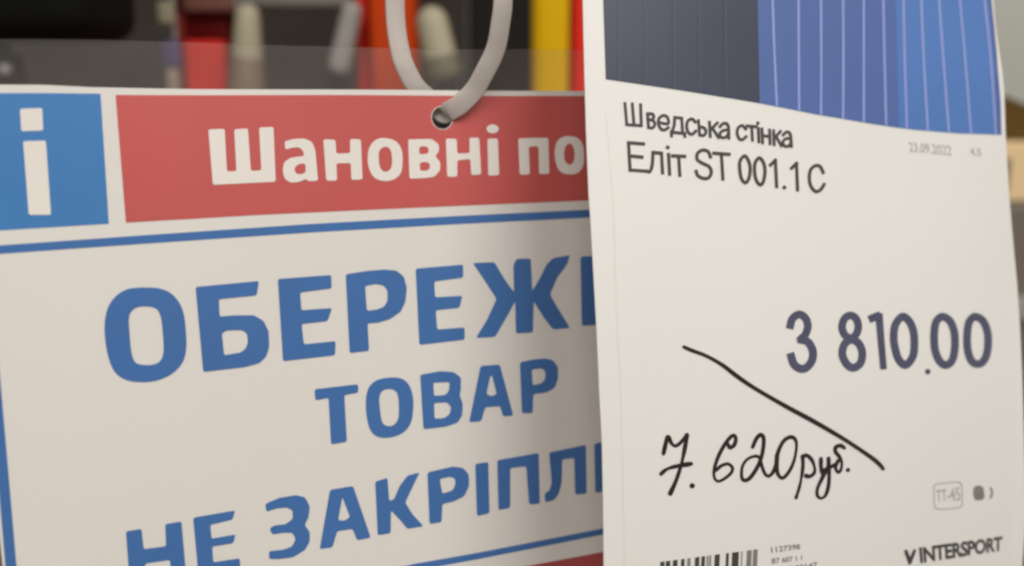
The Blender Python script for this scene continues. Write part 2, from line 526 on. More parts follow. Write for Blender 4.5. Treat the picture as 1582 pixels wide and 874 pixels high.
# cardboard box on a grey-brown stand, beyond the tag's right edge
Yc = 1.15
xa, zb = px_x(1551, 312, Yc); _, zt = px_x(1566, 219, Yc); xb = xa + .34
xa -= .05
e = empty('stand', ((xa + xb) / 2, Yc + .16, 0), 'grey brown stand carrying the tan cardboard box', 'stand')
o = tuple(e.location)
link('body', box_mesh('body', xa - .03, xb + .03, Yc - .012, Yc + .33, .08, zb - .002, M['greybrown'], .004, 1, o), e)
link('plinth', box_mesh('plinth', xa, xb, Yc + .02, Yc + .30, 0, .079, M['gapboard'], .002, 1, o), e)
link('shelf_edge', box_mesh('shelf_edge', xa - .03, xb + .03, Yc - .022, Yc - .0125, zb - .15, zb - .12, M['greyplastic'], .002, 1, o), e)
_, zr0 = px_x(1580, 690, Yc); _, zr1 = px_x(1580, 600, Yc)
link('brown_label', box_mesh('brown_label', xa + .01, xb, Yc - .018, Yc - .0125, zr0, zr1, mat('maroon card', (.07, .02, .015), .6), .001, 1, o), e)
e = empty('cardboard_box', ((xa + xb) / 2, Yc + .15, zb), 'tan cardboard box with dark brown open lid right of the price tag', 'box')
o = tuple(e.location)
link('carton', box_mesh('carton', xa, xb, Yc, Yc + .28, zb, zt, M['card'], .003, 2, o), e)
link('shade_patch', box_mesh('shade_patch', xa + .012, xa + .052, Yc - .0025, Yc - .0005, zb + .012, zb + .055, M['greybrown'], 0, 1, o), e)  # shadow at the carton's lower left, put in as a dark flat patch
bm = bmesh.new()                                    # lid propped open: slanting dark flap
_, zf = px_x(1552, 166, Yc); _, zf2 = px_x(1582, 190, Yc)
prof = [(xa, zf + .03), (xb, zf2 - .10), (xb, zt + .001), (xa, zt + .001)]
f0 = [bm.verts.new(Vector((p[0], Yc + .01, p[1])) - Vector(o)) for p in prof]
f1 = [bm.verts.new(Vector((p[0], Yc + .27, p[1])) - Vector(o)) for p in prof]
bm.faces.new(f0); bm.faces.new(f1[::-1])
for k in range(4): bm.faces.new((f0[k], f1[k], f1[(k + 1) % 4], f0[(k + 1) % 4]))
bmesh.ops.recalc_face_normals(bm, faces=bm.faces[:])
me = bpy.data.meshes.new('lid'); bm.to_mesh(me); bm.free(); me.materials.append(M['browncard'])
link('lid', me, e)

# ------------------------------------------------------------------ the laminated notice
hole_c = SIGN.uv((682.6, 182.6))
hr = .0040
hole = [(hole_c[0] + hr * math.cos(a), hole_c[1] + hr * math.sin(a)) for a in [math.tau * k / 28 for k in range(28)]]
top = SIGN.uvs([(0, 131), (70, 131.5), (140, 135), (300, 138), (460, 138.5), (700, 140), (900, 141)])
uL = SIGN.uv((4, 874))[0]; uR = uL + .297; vB = top[3][1] + .210
paper_loop = [(uL, top[0][1])] + top + [(uR, top[-1][1]), (uR, vB), (uL, vB)]
lam = SIGN.uvs([(0, 61), (150, 62), (300, 66), (450, 71), (600, 75), (830, 77), (900, 78)])
lm = .007
film_loop = [(uL - lm, lam[0][1])] + lam + [(uR + lm, lam[-1][1]), (uR + lm, vB + lm), (uL - lm, vB + lm)]
base = SIGN.pos((uL + uR) / 2, vB + lm)
sign = empty('laminated_notice', base, 'white laminated notice with red and blue bands, hung by a cable tie', 'notice')

f = Flat(SIGN); f.poly_uv([paper_loop, hole])
paper = f.build('paper', M['paper'], sign, base, lift=0.0, thick=.0002)
f = Flat(SIGN); f.poly_uv([film_loop, hole])
film = f.build('laminate_film', M['film'], sign, base, lift=.0005, thick=.0010, grid=.012)
film['label'] = 'clear glossy film reaching past the top edge of the paper'

f = Flat(SIGN)
f.poly_uv([[(uL, SIGN.uv((0, 144.5))[1])] + SIGN.uvs([(0, 144.3), (80, 144.3), (155.2, 145.2), (168.1, 345.6), (80, 351), (0, 355.8)]) + [(uL, SIGN.uv((0, 355.8))[1])]])
f.build('blue_band', M['blueband'], paper, base, lift=.0001)
f = Flat(SIGN)
rt = SIGN.uvs([(178.5, 147), (330, 147.5), (600, 147.5), (903, 148.7)]); rb = SIGN.uvs([(194.5, 343.9), (400, 332), (600, 322.7), (907, 309.6)])
uRr = uR - .006
f.poly_uv([rt + [(uRr, rt[-1][1]), (uRr, rb[-1][1])] + rb[::-1], hole])
f.build('red_band', M['red'], paper, base, lift=.0001)
# blue frame round the message
f = Flat(SIGN)
ft = SIGN.uvs([(0, 379), (250, 361.5), (480, 346), (700, 334), (910, 324)]); fb = SIGN.uvs([(0, 392), (250, 374.5), (480, 359), (700, 346.5), (910, 336)])
fL0, fL1 = SIGN.uv((9, 874))[0], SIGN.uv((25, 874))[0]
uFr = uR - (fL0 - uL)
b0 = SIGN.uvs([(640, 870), (740, 852.5), (931, 815.5)]); b1 = SIGN.uvs([(640, 880.5), (740, 862.5), (931, 824.8)])
f.poly_uv([[(fL0, ft[0][1])] + ft + [(uFr, ft[-1][1]), (uFr, fb[-1][1])] + fb[::-1] + [(fL0, fb[0][1])]])
f.poly_uv([SIGN.uvs([(-22, 470), (-10, 468), (13, 730), (26, 880), (9, 880), (-3, 740)])])
lu0, lv0 = SIGN.uv((-21, 470)); lu1, _ = SIGN.uv((-10, 470))
f.poly_uv([[(lu0, fb[0][1]), (lu1, fb[0][1]), (lu1, lv0), (lu0, lv0)]])
bu0, bv0 = SIGN.uv((9, 880)); bu1, _ = SIGN.uv((26, 880))
f.poly_uv([[(bu0, bv0), (bu1, bv0), (bu1, b1[0][1]), (bu0, b1[0][1])]])
f.poly_uv([[(bu1, b0[0][1])] + b0 + [(uFr, b0[-1][1]), (uFr, b1[-1][1])] + b1[::-1] + [(bu1, b1[0][1])]])
f.poly_uv([[(uFr - .0035, fb[-1][1]), (uFr, fb[-1][1]), (uFr, b0[-1][1]), (uFr - .0035, b0[-1][1])]])
f.build('blue_frame', M['blue'], paper, base, lift=.0001)
f = Flat(SIGN)
q = SIGN.uvs([(811, 874), (929, 852)])
f.poly_uv([[(fL0, q[0][1]), q[0], q[1], (uFr, q[1][1]), (uFr, vB - .004), (fL0, vB - .004)]])
f.build('lower_red_band', M['darkred'], paper, base, lift=.0001)

A, B, C = Z(0, 130, 3.6406), Z(300, 170, 4.94375), Z(600, 170, 4.94375)
D, E_, F_ = Z(140, 400, 4.36875), Z(420, 380, 4.36875), Z(640, 370, 4.36875)
G_, H_ = Z(470, 540, 4.94375), Z(660, 540, 5.65)
I_, J_, K_ = Z(180, 740, 4.94375), Z(460, 700, 5.0214), Z(680, 670, 5.4643)

def glyphs(name, material, items, parent, label=None):
    f = Flat(SIGN)
    for z, kind, outer, *holes in items:
        fn = (lambda p: chaikin(p)) if kind == 's' else (lambda p: cut_corners(p))
        f.poly_px([fn(z(outer))] + [(chaikin if kind == 's' else cut_corners)(z(h)) for h in holes])
    o = f.build(name, material, parent, base, lift=.00018)
    if label: o['label'] = label
    return o
white = mat('unprinted white paper', (.79, .75, .71), .6, .03, 25)

glyphs('lettering', white, [
    (A, 'c', [(112, 140), (238, 135), (243, 262), (120, 266)]),
    (A, 'c', [(130, 322), (258, 318), (287, 735), (162, 735)])], paper, 'white letter i on the blue band')
glyphs('lettering', white, [
    (B, 'c', [(108, 150), (232, 145), (250, 470), (322, 468), (305, 148), (410, 142), (432, 465), (512, 462), (495, 135), (605, 130), (622, 548), (142, 572)]),
    (B, 'c', [(690, 240), (760, 222), (840, 218), (900, 245), (925, 310), (945, 540), (870, 545), (855, 525), (800, 550), (735, 555), (690, 525), (675, 465), (685, 400), (735, 365), (840, 352), (830, 310), (800, 285), (750, 288), (695, 305)],
     [(850, 410), (800, 412), (765, 440), (770, 480), (805, 495), (850, 480)]),
    (B, 'c', [(985, 225), (1078, 228), (1085, 335), (1190, 330), (1190, 222), (1272, 225), (1285, 530), (1200, 535), (1195, 405), (1085, 408), (1090, 540), (1008, 540)]),
    (B, 's', [(1445, 210), (1540, 232), (1588, 300), (1592, 400), (1582, 485), (1528, 533), (1450, 547), (1372, 522), (1332, 450), (1322, 370), (1332, 288), (1378, 228)],
     [(1455, 275), (1502, 298), (1512, 380), (1507, 448), (1465, 478), (1422, 457), (1408, 390), (1408, 308)]),
    (C, 'c', [(150, 225), (330, 222), (385, 265), (385, 320), (355, 350), (395, 400), (395, 460), (350, 510), (280, 520), (160, 525)],
     [(235, 280), (290, 278), (310, 300), (300, 335), (235, 340)], [(240, 400), (300, 398), (318, 420), (315, 450), (290, 465), (240, 465)]),
    (C, 'c', [(437, 220), (520, 220), (525, 335), (620, 330), (618, 212), (692, 212), (708, 492), (632, 497), (625, 375), (525, 385), (525, 510), (448, 510)]),
    (C, 'c', [(755, 220), (835, 218), (845, 498), (762, 502)]),
    (C, 's', [(795 + 50 * math.cos(a), 145 + 36 * math.sin(a)) for a in [math.tau * k / 8 for k in range(8)]]),
    (C, 'c', [(990, 218), (1220, 212), (1228, 488), (1150, 490), (1145, 278), (1070, 280), (1080, 492), (1002, 495)]),
    (C, 's', [(1380, 198), (1452, 213), (1488, 270), (1494, 360), (1486, 440), (1442, 488), (1370, 495), (1302, 472), (1274, 400), (1266, 320), (1281, 243), (1323, 206)],
     [(1385, 249), (1417, 288), (1422, 350), (1414, 402), (1385, 423), (1348, 402), (1338, 340), (1348, 278)]),
    ], paper, 'white bold greeting on the red band')
glyphs('lettering', M['blue'], [
    (D, 's', [(330, 190), (485, 195), (575, 252), (628, 350), (643, 480), (648, 600), (628, 692), (563, 768), (462, 818), (350, 832), (233, 818), (157, 762), (117, 660), (97, 540), (92, 430), (112, 328), (162, 252), (238, 202)],
     [(330, 315), (433, 322), (473, 368), (488, 500), (495, 622), (478, 683), (432, 713), (340, 715), (292, 693), (272, 620), (262, 500), (255, 400), (272, 347)]),
    (D, 'c', [(708, 188), (1135, 148), (1120, 245), (865, 270), (870, 388), (960, 380), (1100, 378), (1165, 415), (1200, 485), (1205, 590), (1185, 655), (1140, 700), (1040, 728), (760, 760)],
     [(885, 500), (920, 480), (1020, 478), (1055, 500), (1062, 560), (1045, 605), (1010, 630), (900, 648)]),
    (E_, 'c', [(40, 222), (400, 195), (402, 285), (190, 312), (198, 432), (405, 418), (375, 505), (200, 525), (215, 662), (430, 640), (425, 735), (75, 775)]),
    (E_, 'c', [(498, 190), (640, 168), (760, 158), (840, 165), (890, 205), (910, 285), (900, 375), (870, 440), (800, 490), (720, 515), (645, 520), (655, 705), (525, 720)],
     [(628, 268), (700, 255), (755, 265), (780, 300), (780, 370), (755, 410), (700, 430), (640, 435)]),
    (E_, 'c', [(970, 152), (1290, 125), (1290, 212), (1095, 238), (1100, 345), (1285, 335), (1265, 415), (1105, 432), (1115, 562), (1300, 548), (1300, 630), (995, 665)]),
    (F_, 'c', [(395, 158), (540, 152), (610, 270), (672, 355), (668, 170), (690, 130), (785, 128), (795, 345), (850, 255), (890, 170), (935, 125), (1050, 105), (1030, 165), (960, 260), (915, 370), (960, 450), (1050, 595), (935, 605), (870, 520), (805, 415), (800, 625), (685, 632), (680, 415), (640, 490), (545, 655), (415, 662), (490, 540), (555, 400), (480, 285)]),
    (F_, 'c', [(1120, 115), (1225, 110), (1228, 285), (1380, 275), (1378, 95), (1480, 90), (1490, 555), (1388, 562), (1385, 370), (1230, 382), (1235, 575), (1130, 580)]),
    ], paper, 'largest blue capitals below the red band')
glyphs('lettering', M['blue'], [
    (G_, 'c', [(78, 300), (410, 262), (412, 325), (305, 345), (325, 700), (205, 720), (185, 365), (85, 385)]),
    (G_, 's', [(640, 209), (742, 212), (803, 263), (833, 360), (831, 480), (815, 562), (762, 633), (660, 671), (557, 668), (502, 617), (476, 520), (467, 400), (481, 298), (537, 232)],
     [(640, 295), (702, 308), (721, 370), (723, 470), (718, 533), (682, 578), (630, 583), (592, 557), (579, 470), (569, 370), (587, 313)]),
    (G_, 'c', [(885, 190), (1040, 162), (1140, 170), (1195, 210), (1195, 300), (1185, 345), (1210, 410), (1205, 500), (1170, 555), (1080, 585), (910, 605)],
     [(985, 250), (1110, 245), (1105, 310), (1075, 345), (990, 350)], [(990, 405), (1090, 400), (1122, 435), (1110, 490), (1070, 520), (995, 525)]),
    (H_, 'c', [(465, 140), (632, 128), (750, 572), (660, 580), (635, 490), (505, 500), (470, 622), (365, 630)], [(550, 225), (565, 225), (605, 385), (560, 405), (515, 385)]),
    (H_, 'c', [(808, 108), (920, 85), (1030, 75), (1095, 90), (1140, 150), (1140, 250), (1110, 330), (1040, 370), (925, 385), (918, 552), (825, 552)],
     [(910, 170), (1000, 160), (1030, 190), (1030, 250), (1000, 290), (920, 310)]),
    ], paper, 'blue five-letter word in the middle of the notice')
glyphs('lettering', M['blue'], [
    (I_, 'c', [(72, 395), (190, 375), (207, 530), (378, 508), (372, 340), (495, 318), (530, 720), (420, 745), (408, 612), (217, 640), (228, 775), (102, 800)]),
    (I_, 'c', [(585, 290), (905, 235), (885, 305), (715, 345), (725, 450), (910, 418), (890, 485), (730, 510), (738, 630), (940, 600), (945, 670), (625, 720)]),
    (I_, 'c', [(1135, 185), (1240, 140), (1370, 118), (1440, 135), (1475, 205), (1465, 290), (1435, 345), (1475, 400), (1475, 470), (1440, 535), (1350, 590), (1250, 605), (1165, 605), (1165, 545), (1270, 535), (1340, 510), (1368, 455), (1345, 405), (1270, 405), (1190, 418), (1168, 375), (1200, 350), (1290, 340), (1345, 300), (1345, 235), (1300, 212), (1220, 220), (1145, 245)]),
    (J_, 'c', [(250, 280), (428, 250), (565, 650), (460, 670), (425, 582), (305, 600), (268, 725), (170, 738)], [(345, 335), (405, 490), (360, 520), (312, 515)]),
    (J_, 'c', [(600, 215), (695, 188), (708, 365), (745, 355), (790, 250), (850, 170), (945, 145), (905, 225), (832, 378), (890, 470), (975, 562), (850, 582), (790, 510), (722, 438), (720, 615), (620, 632)]),
    (J_, 'c', [(1005, 145), (1200, 100), (1280, 110), (1325, 160), (1328, 250), (1290, 330), (1210, 370), (1120, 390), (1115, 530), (1022, 545)],
     [(1100, 195), (1180, 178), (1220, 190), (1222, 240), (1200, 285), (1120, 310)]),
    (K_, 'c', [(295, 250), (405, 235), (415, 665), (310, 690)]),
    (K_, 'c', [(480, 220), (830, 158), (840, 585), (750, 592), (725, 270), (590, 285), (590, 620), (492, 640)]),
    (K_, 'c', [(918, 155), (1228, 90), (1235, 500), (1138, 508), (1130, 200), (1028, 212), (1025, 400), (1000, 500), (960, 555), (885, 575), (880, 500), (925, 470), (940, 400)]),
    (K_, 'c', [(1300, 80), (1540, 35), (1535, 110), (1400, 135), (1402, 225), (1530, 205), (1520, 275), (1404, 292), (1406, 400), (1545, 375), (1548, 450), (1308, 495)]),
    ], paper, 'lowest line of blue capitals above the lower red band')

# punched rim of the hole
f = Flat(SIGN)
ring = lambda r: [(hole_c[0] + r * math.cos(a), hole_c[1] + r * math.sin(a)) for a in [math.tau * k / 28 for k in range(28)]]
f.poly_uv([ring(hr * 1.06), ring(hr * 1.0)])
f.build('hole_rim', white, paper, base, lift=.0002, grid=0)

# ------------------------------------------------------------------ the cable tie through the hole
def ribbon(name, pts, width, thick, material, base, parent, closed=True, per=7):
    """pts: (px, py, w in mm off the sign)"""
    P = []
    for p in pts:
        r = ray((p[0], p[1])); w = SIGN.bend(*SIGN.uv((p[0], p[1]))) + p[2] / 1000
        P.append(CAM + r * ((SIGN.n.dot(SIGN.P0 - CAM) + w) / SIGN.n.dot(r)))
    c = catmull(P, closed, per); n = len(c)
    prof = [(-.5, -.3), (-.42, -.5), (.42, -.5), (.5, -.3), (.5, .3), (.42, .5), (-.42, .5), (-.5, .3)]
    bm = bmesh.new(); rings = []
    for i, p in enumerate(c):
        t = (c[(i + 1) % n] - c[i - 1]).normalized()
        flat = t - SIGN.n * t.dot(SIGN.n)
        side = SIGN.n.cross(flat).normalized()
        nn = t.cross(side).normalized()
        rings.append([bm.verts.new(p + side * a * width + nn * b * thick - base) for a, b in prof])
    for i in range(n):
        a, b = rings[i], rings[(i + 1) % n]
        for k in range(8): bm.faces.new((a[k], a[(k + 1) % 8], b[(k + 1) % 8], b[k]))
    bmesh.ops.recalc_face_normals(bm, faces=bm.faces[:])
    me = bpy.data.meshes.new(name); bm.to_mesh(me); bm.free(); me.materials.append(material)
    return link(name, me, parent, smooth=True)
tie_base = SIGN.pos(*hole_c)
tie = empty('cable_tie', tie_base, 'translucent white plastic cable tie looped through the hole of the notice', 'cable tie')
ribbon('strap', [(777, 0, 13), (773, 38, 12), (765.5, 76, 10), (748, 113, 7.5), (733, 139, 5), (713, 160, 3.2), (701, 168, 1.8), (692, 173, .2), (686, 176, -2.2), (678, 171, -4.2), (662, 153, -5.2), (644, 136, -5.5), (630.5, 113, -7), (620.5, 88, -8.5), (613, 50, -10), (610, 0, -11), (613, -60, -11), (640, -125, -6), (694, -155, 1), (748, -125, 8), (774, -60, 12)], .0072, .0014, M['nylon'], tie_base, tie)

# ------------------------------------------------------------------ the price tag
le = TAG.uvs([(900.6, 0), (901.8, 60), (903, 110), (905.5, 200), (909.6, 300), (913, 350), (918, 440), (922.4, 520), (926, 605), (930, 680), (932, 780), (933, 874)])
re_ = TAG.uvs([(1534.6, 0), (1538, 40), (1543, 75), (1548, 107), (1551, 137), (1553.5, 206), (1558, 290), (1565, 370), (1571.5, 440), (1575.6, 500), (1579.6, 590), (1582.5, 690), (1585, 800)])
vBt = TAG.uv((1480, 860))[1] + .014
vTt = vBt - .297
tag_loop = [(le[0][0] - .0005, vTt + .001), le[0]] + le[1:] + [(le[-1][0], vBt), (re_[-1][0] - .001, vBt)] + re_[::-1] + [(re_[0][0] - .001, vTt + .001)]
thc = ((le[0][0] + re_[0][0]) / 2, vTt + .010)
th = [(thc[0] + .003 * math.cos(a), thc[1] + .003 * math.sin(a)) for a in [math.tau * k / 20 for k in range(20)]]
tbase = TAG.pos(.105, vBt)
tg = empty('price_tag', tbase, 'tall white price tag with a dark and blue photo strip, printed and handwritten prices', 'price tag')
f = Flat(TAG); f.poly_uv([tag_loop, th])
card = f.build('card', M['tagpaper'], tg, tbase, lift=0.0, thick=.0003, grid=.006)

pb = [(935.6, 123), (1057.6, 141), (1173.5, 160)]
pb2 = [(1173.5, 160), (1262, 177.5), (1342, 191), (1389, 198)]
pb3 = [(1389, 198), (1413, 201), (1479.5, 206.5), (1547, 208.7)]
ptop = vTt + .016
def photo(name, bottom, topx, material, extra_right=None):
    f = Flat(TAG)
    b = TAG.uvs(bottom)
    tl = TAG.uvs(topx)
    loop = b[::-1] + [tl[0]] + [(tl[0][0], ptop), (tl[-1][0], ptop)] + ([tl[-1]] if not extra_right else TAG.uvs(extra_right))
    f.poly_uv([loop])
    return f.build(name, material, card, tbase, lift=.0001, grid=.006)
photo('photo_panel', pb, [(931.6, 0), (1170.5, 0)], M['photo_dark'])['label'] = 'dark slate part of the printed photo'
photo('photo_panel', pb2, [(1170.5, 0), (1384, 0)], M['photo_blue'])['label'] = 'denim blue striped part of the printed photo'
photo('photo_panel', pb3, [(1384, 0), (1529, 0)], M['photo_blue2'], [(1529, 0), (1541, 103), (1546, 160)])['label'] = 'brighter blue striped part of the printed photo'

z3 = Z(880, 0, 2.252)
def stripe(pts, w, material, lift=.0002):
    f = Flat(TAG)
    p = z3(pts)
    c = catmull(p, False, 5)
    a = TAG.uvs([(q.x - w / 2, q.y) for q in c]); b = TAG.uvs([(q.x + w / 2, q.y) for q in c])
    f.poly_uv([[(a[0][0], ptop + .0005)] + a + b[::-1] + [(b[0][0], ptop + .0005)]])
    return f.build('pale_stripe', material, card, tbase, lift=lift)
for a in [[(705, 0), (711, 180), (720, 372)], [(795, 0), (796, 190), (797, 386)], [(873, 0), (874, 200), (873, 402)], [(950, 0), (951, 200), (950, 414)], [(1022, 0), (1022, 200), (1022, 426)], [(1090, 0), (1094, 200), (1100, 438)], [(1160, 0), (1164, 200), (1172, 447)], [(1222, 0), (1230, 200), (1245, 455)], [(1284, 0), (1298, 200), (1318, 459)], [(1356, 0), (1374, 200), (1395, 464)], [(1442, 0), (1463, 200), (1482, 467)]]:
    stripe(a, 3.6, M['stripe'])
stripe([(1462, 0), (1483, 220), (1494, 468)], 4, M['darkstripe'])
for a in [[(170, 0), (171, 140), (172, 280)], [(262, 0), (263, 150), (264, 296)], [(362, 0), (362, 150), (364, 312)], [(450, 0), (451, 150), (452, 325)], [(540, 0), (541, 170), (545, 341)]]:
    stripe(a, 3.2, M['slatestripe'])

f = Flat(TAG); f.stroke_px([(936, 175), (941.7, 241), (948, 323), (950.5, 406), (954, 508), (959, 601), (963, 763), (965, 880)], 1.3)
f.build('fold_line', M['crease'], card, tbase)

def type_strokes(strokes, dots, w, label):
    f = Flat(TAG); z = Z(940, 130, 4.163)
    for k, st in enumerate(strokes):
        f.stroke_px(z(st[:-1] if st[-1] == st[0] and len(st) > 3 else st), w, lift=4e-5 * (k % 3), closed=st[-1] == st[0] and len(st) > 3, per=6, square=.42)
    for d in dots: f.dot_px(z([d])[0], w * .62)
    f.build('lettering', M['text'], card, tbase)['label'] = label
type_strokes([
    [(105, 125), (117, 262)], [(152, 128), (163, 265)], [(205, 133), (210, 268)], [(117, 262), (210, 268)],
    [(250, 190), (256, 278)], [(250, 192), (280, 193), (290, 210), (280, 228), (255, 230)], [(255, 230), (285, 235), (297, 258), (283, 282), (256, 280)],
    [(325, 248), (382, 255), (378, 215), (352, 203), (325, 220), (320, 255), (335, 288), (360, 295), (384, 280)],
    [(425, 215), (420, 270), (405, 308)], [(425, 215), (470, 220)], [(470, 220), (475, 312)], [(402, 310), (490, 318)], [(403, 310), (405, 335)], [(488, 318), (490, 338)],
    [(558, 245), (535, 225), (508, 240), (502, 280), (515, 315), (538, 322), (560, 302)],
    [(578, 235), (585, 328)], [(582, 278), (610, 280), (626, 305), (612, 330), (585, 328)],
    [(648, 245), (653, 338)], [(700, 250), (657, 292)], [(668, 285), (708, 345)],
    [(715, 275), (740, 253), (768, 268), (772, 348)], [(768, 295), (735, 300), (715, 322), (728, 345), (755, 340), (771, 318)],
    [(882, 290), (860, 268), (833, 282), (826, 318), (840, 352), (862, 357), (884, 338)],
    [(890, 270), (950, 275)], [(920, 273), (925, 362)], [(962, 285), (966, 372)],
    [(985, 288), (990, 378)], [(1035, 295), (1038, 385)], [(988, 332), (1037, 338)],
    [(1060, 300), (1064, 390)], [(1105, 305), (1068, 345)], [(1078, 340), (1112, 398)],
    [(1122, 328), (1145, 308), (1168, 325), (1175, 402)], [(1170, 352), (1140, 352), (1120, 375), (1135, 400), (1158, 398), (1174, 375)],
    ], [(960, 252)], 4.6, 'smaller first line of the product name')
type_strokes([
    [(128, 378), (138, 555)], [(128, 378), (225, 385)], [(133, 462), (215, 470)], [(138, 553), (240, 560)],
    [(285, 440), (280, 520), (265, 562), (245, 560)], [(285, 440), (340, 445)], [(340, 445), (347, 572)],
    [(385, 452), (392, 580)], [(410, 462), (490, 465)], [(450, 463), (458, 588)],
    [(655, 470), (640, 435), (605, 425), (572, 445), (570, 485), (605, 510), (645, 530), (660, 565), (645, 600), (612, 607), (575, 590), (562, 560)],
    [(675, 445), (775, 452)], [(725, 450), (735, 612)],
    [(875, 462), (902, 500), (910, 555), (900, 610), (880, 635), (855, 610), (843, 550), (845, 495), (875, 462)],
    [(970, 475), (997, 510), (1005, 565), (995, 625), (975, 648), (950, 620), (938, 565), (942, 505), (970, 475)],
    [(1040, 522), (1072, 490)], [(1072, 490), (1080, 660)], [(1175, 542), (1208, 510)], [(1208, 510), (1215, 682)],
    [(1380, 570), (1360, 530), (1330, 525), (1300, 550), (1290, 600), (1300, 655), (1330, 690), (1362, 680), (1385, 645)],
    ], [(380, 408), (1130, 665)], 5.1, 'larger second line of the product name')
f = Flat(TAG); add_text(f, '23.09.2022', [(1403, 220), (1405, 234), (1470, 240), (1469, 225.5)], .01)
f.build('lettering', M['faint'], card, tbase)['label'] = 'small faint date'
f = Flat(TAG); add_text(f, '4.5', [(1498, 228), (1499.5, 239.5), (1516, 241.5), (1515, 229.5)], .01)
f.build('lettering', M['faint'], card, tbase)['label'] = 'small faint number beside the date'

m_, n_ = Z(1200, 460, 6.245), Z(1380, 460, 6.245)
f = Flat(TAG)
def S(z, pts, w, k, closed=False): f.stroke_px(z(pts), w, lift=4e-5 * k, closed=closed, square=.35)
S(m_, [(128, 272), (150, 200), (215, 158), (275, 195), (298, 270), (275, 350), (228, 400)], 12, 0)
S(m_, [(228, 400), (300, 425), (345, 510), (338, 600), (290, 665), (232, 682), (165, 640), (135, 555)], 12.3, 1)
S(m_, [(705, 168), (760, 195), (785, 270), (767, 345), (715, 388), (655, 355), (628, 280), (652, 200)], 11.8, 0, True)
S(m_, [(720, 402), (790, 440), (823, 530), (803, 630), (735, 672), (672, 635), (630, 540), (652, 445)], 12, 1, True)
S(m_, [(912, 198), (975, 172)], 12, 0)
S(m_, [(985, 172), (995, 300), (1012, 500), (1026, 662)], lambda k: 11.5 - 1.5 * k, 1)
S(n_, [(85, 180), (150, 222), (190, 310), (202, 430), (188, 560), (118, 646), (50, 590), (15, 480), (2, 380), (18, 260)], 12, 0, True)
S(n_, [(475, 180), (540, 217), (580, 300), (594, 400), (588, 520), (560, 612), (500, 646), (440, 600), (402, 500), (392, 380), (402, 262), (430, 205)], 12, 0, True)
S(n_, [(790, 180), (860, 217), (903, 310), (914, 420), (900, 540), (862, 615), (805, 636), (750, 600), (717, 500), (710, 380), (722, 262), (747, 207)], 12, 0, True)
f.dot_px(n_([(332, 710)])[0], 4.3)
f.build('printed_price', M['price'], card, tbase)

f = Flat(TAG)
zl = Z(980, 440, 2.427)
f.stroke_px(zl([(185, 232), (215, 245), (270, 266), (330, 300), (385, 342), (450, 386), (560, 450), (680, 515), (790, 580), (880, 640), (915, 668), (932, 688)]), lambda k: 5.2 + 1.6 * math.sin(k * 2.6) + .5 * math.sin(k * 23), 0)
f.build('pen_strike', M['pen'], card, tbase)['label'] = 'long slanting black pen stroke'
f = Flat(TAG)
p_, q_ = Z(1000, 650, 6.245), Z(1140, 650, 6.245)
def W(w, s=0.0): return lambda k: w * (1 + .16 * math.sin(k * 7 + s) + .08 * math.sin(k * 19 + 2 * s))
def P(z, pts, k, w=5.8): f.stroke_px(z(pts), W(w, k), lift=4e-5 * k)
P(p_, [(155, 312), (172, 235), (197, 150), (232, 212), (265, 238), (310, 215), (380, 135)], 0, 6)
P(p_, [(380, 135), (362, 250), (330, 400), (280, 560), (220, 695)], 1, 6.2)
P(p_, [(132, 505), (190, 460), (290, 430), (420, 410)], 2, 6)
f.dot_px(p_([(432, 622)])[0], 4.2)
P(p_, [(778, 222), (795, 255), (838, 228), (852, 170), (832, 137), (790, 165), (730, 250), (680, 350), (645, 460), (645, 540), (680, 578), (740, 555), (805, 500), (820, 450), (780, 412), (720, 425), (662, 470)], 0, 5.4)
P(p_, [(1015, 250), (1050, 170), (1090, 132), (1120, 160), (1118, 250), (1095, 360), (1050, 460), (990, 545), (940, 570), (910, 540), (915, 440), (960, 370), (1030, 338), (1080, 350), (1100, 420), (1130, 500), (1165, 528), (1205, 500), (1238, 430)], 0, 5.6)
P(q_, [(368, 420), (385, 300), (440, 190), (510, 152), (553, 180), (563, 240), (545, 360), (500, 470), (435, 545), (390, 520), (372, 450), (375, 330)], 1, 5.6)
P(q_, [(622, 335), (625, 440), (600, 600), (560, 735)], 0, 5.2)
P(q_, [(622, 340), (665, 330), (712, 375), (738, 450), (733, 500), (690, 532), (655, 525)], 1, 5.6)
P(q_, [(800, 360), (800, 440), (818, 505), (860, 470), (872, 360)], 0, 5.6)
P(q_, [(872, 360), (878, 500), (872, 620), (845, 710), (800, 742), (765, 715), (765, 650), (800, 570), (838, 490)], 1, 5.4)
P(q_, [(1025, 258), (990, 236), (942, 250), (940, 295), (975, 340), (1000, 400), (990, 470), (965, 490), (940, 450), (962, 385)], 0, 5.6)
P(q_, [(830, 470), (880, 445), (945, 415)], 2, 5.4)
f.dot_px(q_([(1060, 470)])[0], 3.4)
f.build('handwriting', M['pen'], card, tbase)['label'] = 'handwritten price in black marker'

